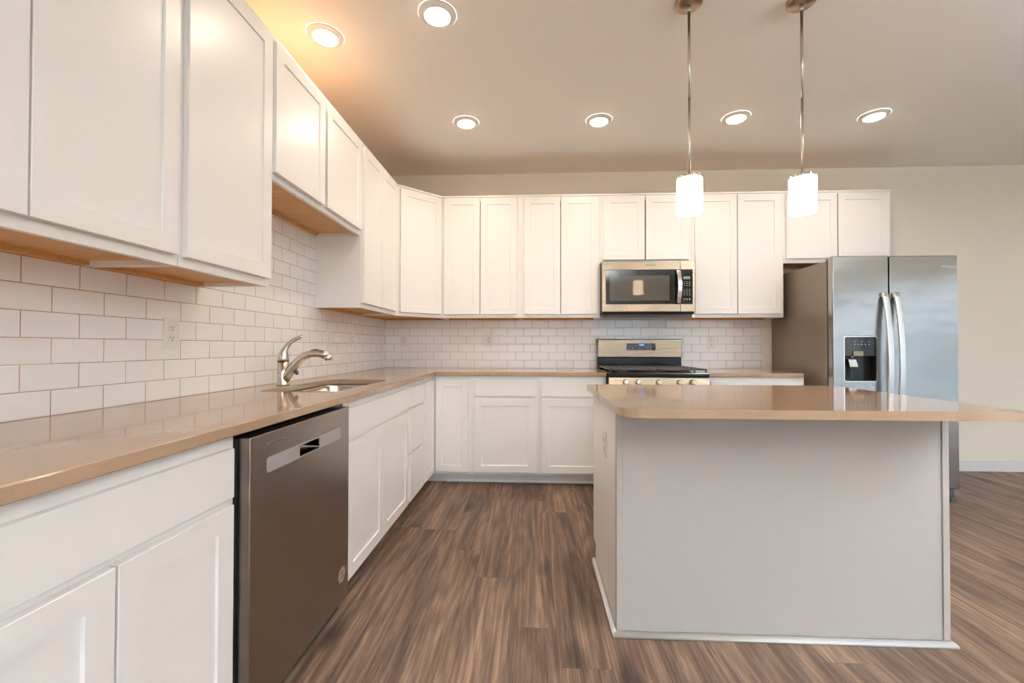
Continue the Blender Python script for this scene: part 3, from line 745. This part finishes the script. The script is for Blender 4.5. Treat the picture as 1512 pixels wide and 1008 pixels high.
# ------------------------------------------------------------------ refrigerator
def refrigerator():
    x0, x1, yf = 2.203, 3.078, 3.280; zt = 1.788
    t = thing('refrigerator', 'side-by-side stainless steel refrigerator with black water dispenser', 'refrigerator', (x0, yf, 0))
    W_ = x1-x0
    MB().box(.002, W_-.002, .072, YB-yf-.02, .03, 1.762).build('body', M['fridge_side'], t, bevel=.004)
    xs = 2.600-x0
    # doors bulge slightly forward: build as curved prisms
    def door_poly(a, b, bulge):
        n = 10; f_ = [(a+(b-a)*k/n, .006-bulge*math.sin(PI*k/n)) for k in range(n+1)]
        f_[0] = (a, .012); f_[-1] = (b, .012)
        return f_ + [(b, .058), (a, .058)]
    z0_ = .095
    dl = MB(); hx0, hx1, hz0, hz1 = 2.281-x0, 2.508-x0, .870, 1.195
    a, b = .0, xs-.004
    hole = rrect(hx0, hz0, hx1, hz1, .014, 5)
    dl.prism([(a, z0_), (b, z0_), (b, zt), (a, zt)], [hole[::-1]], 0, .058, 'y')
    left = dl.build('freezer_door', M['fridge'], t, bevel=.007, seg=3, ang=60)
    right = MB().prism([(xs+.004, z0_), (W_, z0_), (W_, zt-.002), (xs+.004, zt-.002)], [], 0, .058, 'y').build('fridge_door', M['fridge'], t, bevel=.007, seg=3, ang=60)
    # dispenser
    MB().prism(rrect(hx0-.004, hz0-.004, hx1+.004, hz1+.004, .016, 5), [rrect(hx0+.001, hz0+.001, hx1-.001, hz1-.001, .013, 5)[::-1]], -.002, .004, 'y').build('dispenser_trim', M['chrome'], t)
    zc = 1.055
    dp = MB(); dp.box(hx0+.001, hx1-.001, .001, .05, zc, hz1-.001)
    panel = dp.build('dispenser_panel', M['black_glass'], t)
    nb = MB(); nb.box(hx0+.001, hx1-.001, .0535, .057, hz0, zc); nb.box(hx0+.0005, hx0+.004, .004, .0535, hz0, zc); nb.box(hx1-.004, hx1-.0005, .004, .0535, hz0, zc)
    nb.box(hx0+.004, hx1-.004, .004, .0535, hz0+.0005, hz0+.008); nb.build('dispenser_niche', M['black_enamel'], t)
    MB().box(2.341-x0, 2.414-x0, -.006, .001, 1.052, 1.091).build('dispenser_spout', M['steel'], left, bevel=.003)
    MB().lathe([(.012, 1.040), (.016, 1.046), (.016, 1.052)], (2.345-x0, .018, 0), seg=16).build('water_nozzle', M['chrome'], t)
    pd = MB().prism([(2.318-x0, 1.028), (2.372-x0, 1.028), (2.388-x0, .974), (2.330-x0, .974)], [], .012, .018, 'y').build('dispenser_paddle', M['nickel'], t)
    MB().box(2.352-x0, 2.362-x0, .03, .036, .892, .974).build('paddle_stem', M['dark_plastic'], t)
    for i in range(6): MB().box(2.323-x0+i*.026, 2.332-x0+i*.026, .0002, .0008, 1.134, 1.141).build('dispenser_key', M['key'], panel)
    for i in (1, 3, 5): MB().box(2.325-x0+i*.026, 2.330-x0+i*.026, .0002, .0008, 1.156, 1.160).build('indicator_light', M['led'], panel)
    # bowed handles
    for hx, dd, nm in ((xs-.040, left, 'handle'), (xs+.040, right, 'handle')):
        pts = []; n = 26
        for i in range(n+1):
            s_ = i/n; z = .50+1.015*s_
            bow = math.sin(PI*s_)**.8 if 0 < s_ < 1 else 0
            pts.append((hx, -.012-.050*bow, z))
        h_ = MB().strap(pts, .020, .008)
        h_.box(hx-.013, hx+.013, -.012, .0005, .498, .530); h_.box(hx-.013, hx+.013, -.012, .0005, 1.485, 1.517)
        h_.build('handle', M['handle'], dd)
    text_mesh('brand_letters', 'Whirlpool', .024, M['logo'], right, (3.020-x0, -.0004, 1.704), (R90, 0, 0), .0006)
    MB().box(.01, W_-.01, .03, .075, .035, .090).build('base_grille', M['grey_metal'], t)
    for xx in (.03, W_-.06):
        MB().box(xx, xx+.045, .0, .05, .001, .032).build('foot', M['grey_metal'], t, bevel=.004)
    for xx in (.03, W_-.09):
        MB().box(xx, xx+.06, .02, .12, 1.7625, 1.785).build('hinge_cover', M['grey_metal'], t, bevel=.004)
refrigerator()

# ------------------------------------------------------------------ island
IX0, IX1, IY0, IY1 = .328, 1.568, 1.716, 2.370
def island():
    t = thing('kitchen_island', 'large greige-white kitchen island base with plain back panel', 'island', (IX0, IY0, 0))
    w_, d_ = IX1-IX0, IY1-IY0
    I = M['isl']
    MB().box(.02, w_-.02, 0, .012, .0005, CZ-.001).build('back_panel', I, t)
    # side panels with the toe notch at the kitchen side
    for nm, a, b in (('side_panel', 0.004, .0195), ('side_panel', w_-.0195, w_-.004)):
        MB().prism([(.0, .0005), (d_-.075, .0005), (d_-.075, .085), (d_, .095), (d_, CZ-.001), (.0, CZ-.001)], [], a, b, 'x').build(nm, M['cab'], t)  # paler than the back panel: lamp light put into the side colour
    for a in (0, w_-.024):
        MB().box(a, a+.024, -.006, .0, .0005, CZ-.001).box(a if a == 0 else a+.0202, a+.0038 if a == 0 else a+.024, 0, .02, .0005, CZ-.001).build('corner_trim', I, t, bevel=.003)
    MB().box(.02, w_-.02, d_-.02, d_-.001, .095, CZ-.001).build('face_frame', M['cab'], t)
    MB().box(.02, w_-.02, d_-.09, d_-.075, .0005, .094).build('toe_kick', M['cab'], t)
    n = 3; g_ = (w_-.04)/n
    for k in range(n):
        a = .02+k*g_+.012; b = a+g_-.024
        d = shaker('door', -b, -a, .11, .698, t); d.location = (0, d_-.001, 0); d.rotation_euler = (0, 0, PI)
        s_ = slab('drawer_front', -b, -a, .718, .848, t); s_.location = (0, d_-.001, 0); s_.rotation_euler = (0, 0, PI)
    # shoe molding, quarter-round profile, mitred
    prof = [(0, 0), (.017, 0), (.0165, .006), (.0145, .0115), (.010, .016), (.005, .0185), (0, .019)]
    def shoe(pa, pb, nrm, ma, mb_):
        m_ = MB(); R_ = []
        dr = (Vector(pb)-Vector(pa)).normalized()
        for P0, s_, mi in ((Vector(pa), -1, ma), (Vector(pb), 1, mb_)):
            R_.append([m_.bm.verts.new(P0 + Vector(nrm)*o_ + dr*s_*o_*mi + Vector((0, 0, h_+.0005))) for o_, h_ in prof])
        for j in range(len(prof)):
            k = (j+1) % len(prof); f = m_.bm.faces.new((R_[0][j], R_[0][k], R_[1][k], R_[1][j])); f.smooth = 1 <= j < len(prof)-1
        m_.bm.faces.new(R_[0]); m_.bm.faces.new(R_[1])
        m_.build('shoe_molding', M['trim'], t)
    e = .0062
    shoe((0-.0002, -e, 0), (w_+.0002, -e, 0), (0, -1, 0), 1, 1)
    shoe((-.0002, -e, 0), (-.0002, d_-.075, 0), (-1, 0, 0), 1, 0)
    shoe((w_+.0002, -e, 0), (w_+.0002, d_-.075, 0), (1, 0, 0), 1, 0)
island()
top = MB().prism(rrect(.296, 1.448, 1.592, 2.385, [.062, .018, .012, .012], 10), [], CZ, .914, 'z').build('island_countertop', M['quartz'], bevel=.004, seg=3)
tag(top, 'wide polished taupe quartz slab overhanging the kitchen island', 'countertop')

# ------------------------------------------------------------------ outlets and switches (local: plate in xz, faces -y)
def plate_common(t, w_=.072, h_=.117):
    MB().prism(rrect(-w_/2, -h_/2, w_/2, h_/2, .004, 3), [], -.0055, -.0003, 'y').build('cover_plate', M['plate'], t, bevel=.0018)
def outlet(label, loc, rz, group='duplex outlets on the tile'):
    t = thing('power_outlet', label, 'outlet', loc, rz, group); plate_common(t)
    for s_ in (-1, 1):
        r = MB().prism(rrect(-.0165, s_*.0195-.0145, .0165, s_*.0195+.0145, .010, 6), [], -.0075, -.0056, 'y').build('receptacle', M['plate'], t, bevel=.0008)
        b = MB(); zc = s_*.0195
        b.box(-.0078, -.0054, -.0079, -.0075, zc-.001, zc+.008); b.box(.0054, .0078, -.0079, -.0075, zc-.001, zc+.007)
        b.lathe([(.0027, -.0079), (.0027, -.0075)], (0, 0, zc-.0075), seg=12, axis='y'); b.build('slots', M['slot'], r)
    MB().lathe([(.0025, -.0066), (.003, -.0056)], seg=10, axis='y').build('screw', M['plate'], t)
def switch(label, loc, rz):
    t = thing('wall_switch', label, 'switch', loc, rz); plate_common(t)
    MB().prism([(-.0115, -.033), (-.0056, -.033), (-.0056, .033), (-.0075, .033)], [], -.0165, .0165, 'x').build('rocker', M['plate'], t, bevel=.0006)
TX, TY = XL+.0072, YB-.0072
outlet('white duplex outlet on the left wall tile nearest the camera', (TX, 1.632, 1.170), R90)
switch('white rocker switch plate on the left wall tile right beyond the faucet', (TX, 2.955, 1.172), R90)
outlet('white outlet on the left wall tile farthest from the camera, near the corner', (TX, 3.345, 1.172), R90)
outlet('white outlet on the back wall tile nearest the corner', (-1.236, TY, 1.178), 0)
outlet('white outlet on the back wall tile between the corner and the range', (-.413, TY, 1.178), 0)
outlet('white outlet on the back wall tile right of the range', (1.660, TY, 1.160), 0)
outlet('white outlet high on the left side panel of the island', (IX0+.0035, 1.985, .68), -R90, 'island outlet')

# ------------------------------------------------------------------ recessed lights
def recessed(loc):
    t = thing('recessed_light', '', 'light', (loc[0], loc[1], H), 0, 'round recessed ceiling lights')
    MB().lathe([(.094, -.0008), (.093, -.004), (.086, -.007), (.0675, -.010), (.0655, -.0105), (.0635, -.015)], seg=48, cap=False).build('trim_ring', M['trim'], t)
    MB().lathe([(.0632, -.0148), (.058, -.0185), (.040, -.0215), (.001, -.0225)], seg=40, cap=False).build('lens', M['lamp'], t)
    ld = bpy.data.lights.new('lamp_beam', 'AREA'); ld.shape = 'DISK'; ld.size = .12; ld.spread = math.radians(160); ld.energy = LAMP_W; ld.color = LAMP_COL
    lo = bpy.data.objects.new('lamp_beam', ld); COL.objects.link(lo); lo.parent = t; lo.location = (0, 0, -.028)
    return t
lamps = [((-1.10, 2.232), 'round recessed light close above the left upper cabinets, in a warm glow'),
         ((-.472, 2.112), 'round recessed light cut by the top edge of the picture, left of the pendants'),
         ((-.487, 3.150), 'leftmost of the four recessed lights in the far row'),
         ((.484, 3.163), 'second from the left of the four recessed lights in the far row'),
         ((1.463, 3.168), 'third of the far-row recessed lights, between the two pendant rods'),
         ((2.432, 3.185), 'rightmost recessed light of the far row, near the refrigerator')]
proto = None
for (loc, lab) in lamps:
    if proto is None: r_ = proto = recessed(loc)
    else: r_ = copy_tree(proto); r_.location = (loc[0], loc[1], H)
    r_['label'] = lab

# ------------------------------------------------------------------ pendants
def pendant(x, y):
    t = thing('pendant_light', '', 'pendant', (x, y, H), 0, 'two matching pendants over the island')
    MB().lathe([(.062, -.0006), (.062, -.014), (.056, -.019), (.002, -.020)], seg=40).build('canopy', M['bronze'], t)
    MB().lathe([(.0085, -.0203), (.0085, -.045), (.0065, -.048)], seg=16).build('swivel', M['chrome'], t)
    MB().lathe([(.0058, -.845), (.0058, -.470)], seg=14).build('rod', M['nickel'], t)
    MB().lathe([(.0066, -.469), (.0066, -.048)], seg=14).build('rod', M['nickel'], t)
    cap = MB().lathe([(.0575, -.853), (.0575, -.8465), (.02, -.845), (.012, -.838), (.0075, -.832)], seg=40)
    c = cap.build('shade_cap', M['nickel'], t)
    for k in range(12):
        a = 2*PI*k/12; q_ = MB().box(-.004, .004, -.003, .003, -.851, -.842).build('shade_prong', M['chrome'], c)
        q_.location = (.0565*math.cos(a), .0565*math.sin(a), 0); q_.rotation_euler = (0, 0, a)
    s_ = MB().lathe([(.0, -.8535), (.0535, -.8535), (.0575, -.857), (.0582, -1.016), (.0565, -1.017), (.0555, -1.016), (.0550, -.860), (.0, -.859)], seg=48, cap=False).build('glass_shade', M['shade'], t)
    MB().lathe([(.008, -.870), (.022, -.900), (.028, -.930), (.022, -.955), (.006, -.965)], seg=20).build('bulb', M['shade'], t)
    return t
p1 = pendant(.747, 2.090); p1['label'] = 'left pendant with glowing white cylinder shade hanging over the island'
p2 = copy_tree(p1); p2.location = (1.279, 2.105, H); p2['label'] = 'right pendant with glowing white cylinder shade, hanging before the refrigerator cabinet'

# ------------------------------------------------------------------ added bowl uplights, out of view, to lift the ambient light
def fill_bowl(x, y, lab):
    t = thing('added_bowl_light', lab, 'light', (x, y, H), 0, 'added upward-shining bowl lights')
    MB().lathe([(.07, -.0006), (.07, -.02), (.002, -.021)], seg=32).build('canopy', M['nickel'], t)
    MB().lathe([(.010, -.452), (.010, -.0212)], seg=12).build('stem', M['nickel'], t)
    MB().lathe([(.002, -.52), (.10, -.51), (.19, -.475), (.235, -.42), (.228, -.42), (.185, -.468), (.10, -.50), (.002, -.508)], seg=48, cap=False).build('bowl', M['trim'], t)
    MB().lathe([(.012, -.453), (.20, -.453), (.20, -.450), (.012, -.450)], seg=40).build('diffuser', M['fill'], t)
for x, y, lab in ((.9, -2.4, 'added white bowl uplight, unseen, straight behind the camera'), (3.2, -.2, 'added white bowl uplight, unseen, towards the patio door')):
    fill_bowl(x, y, lab)
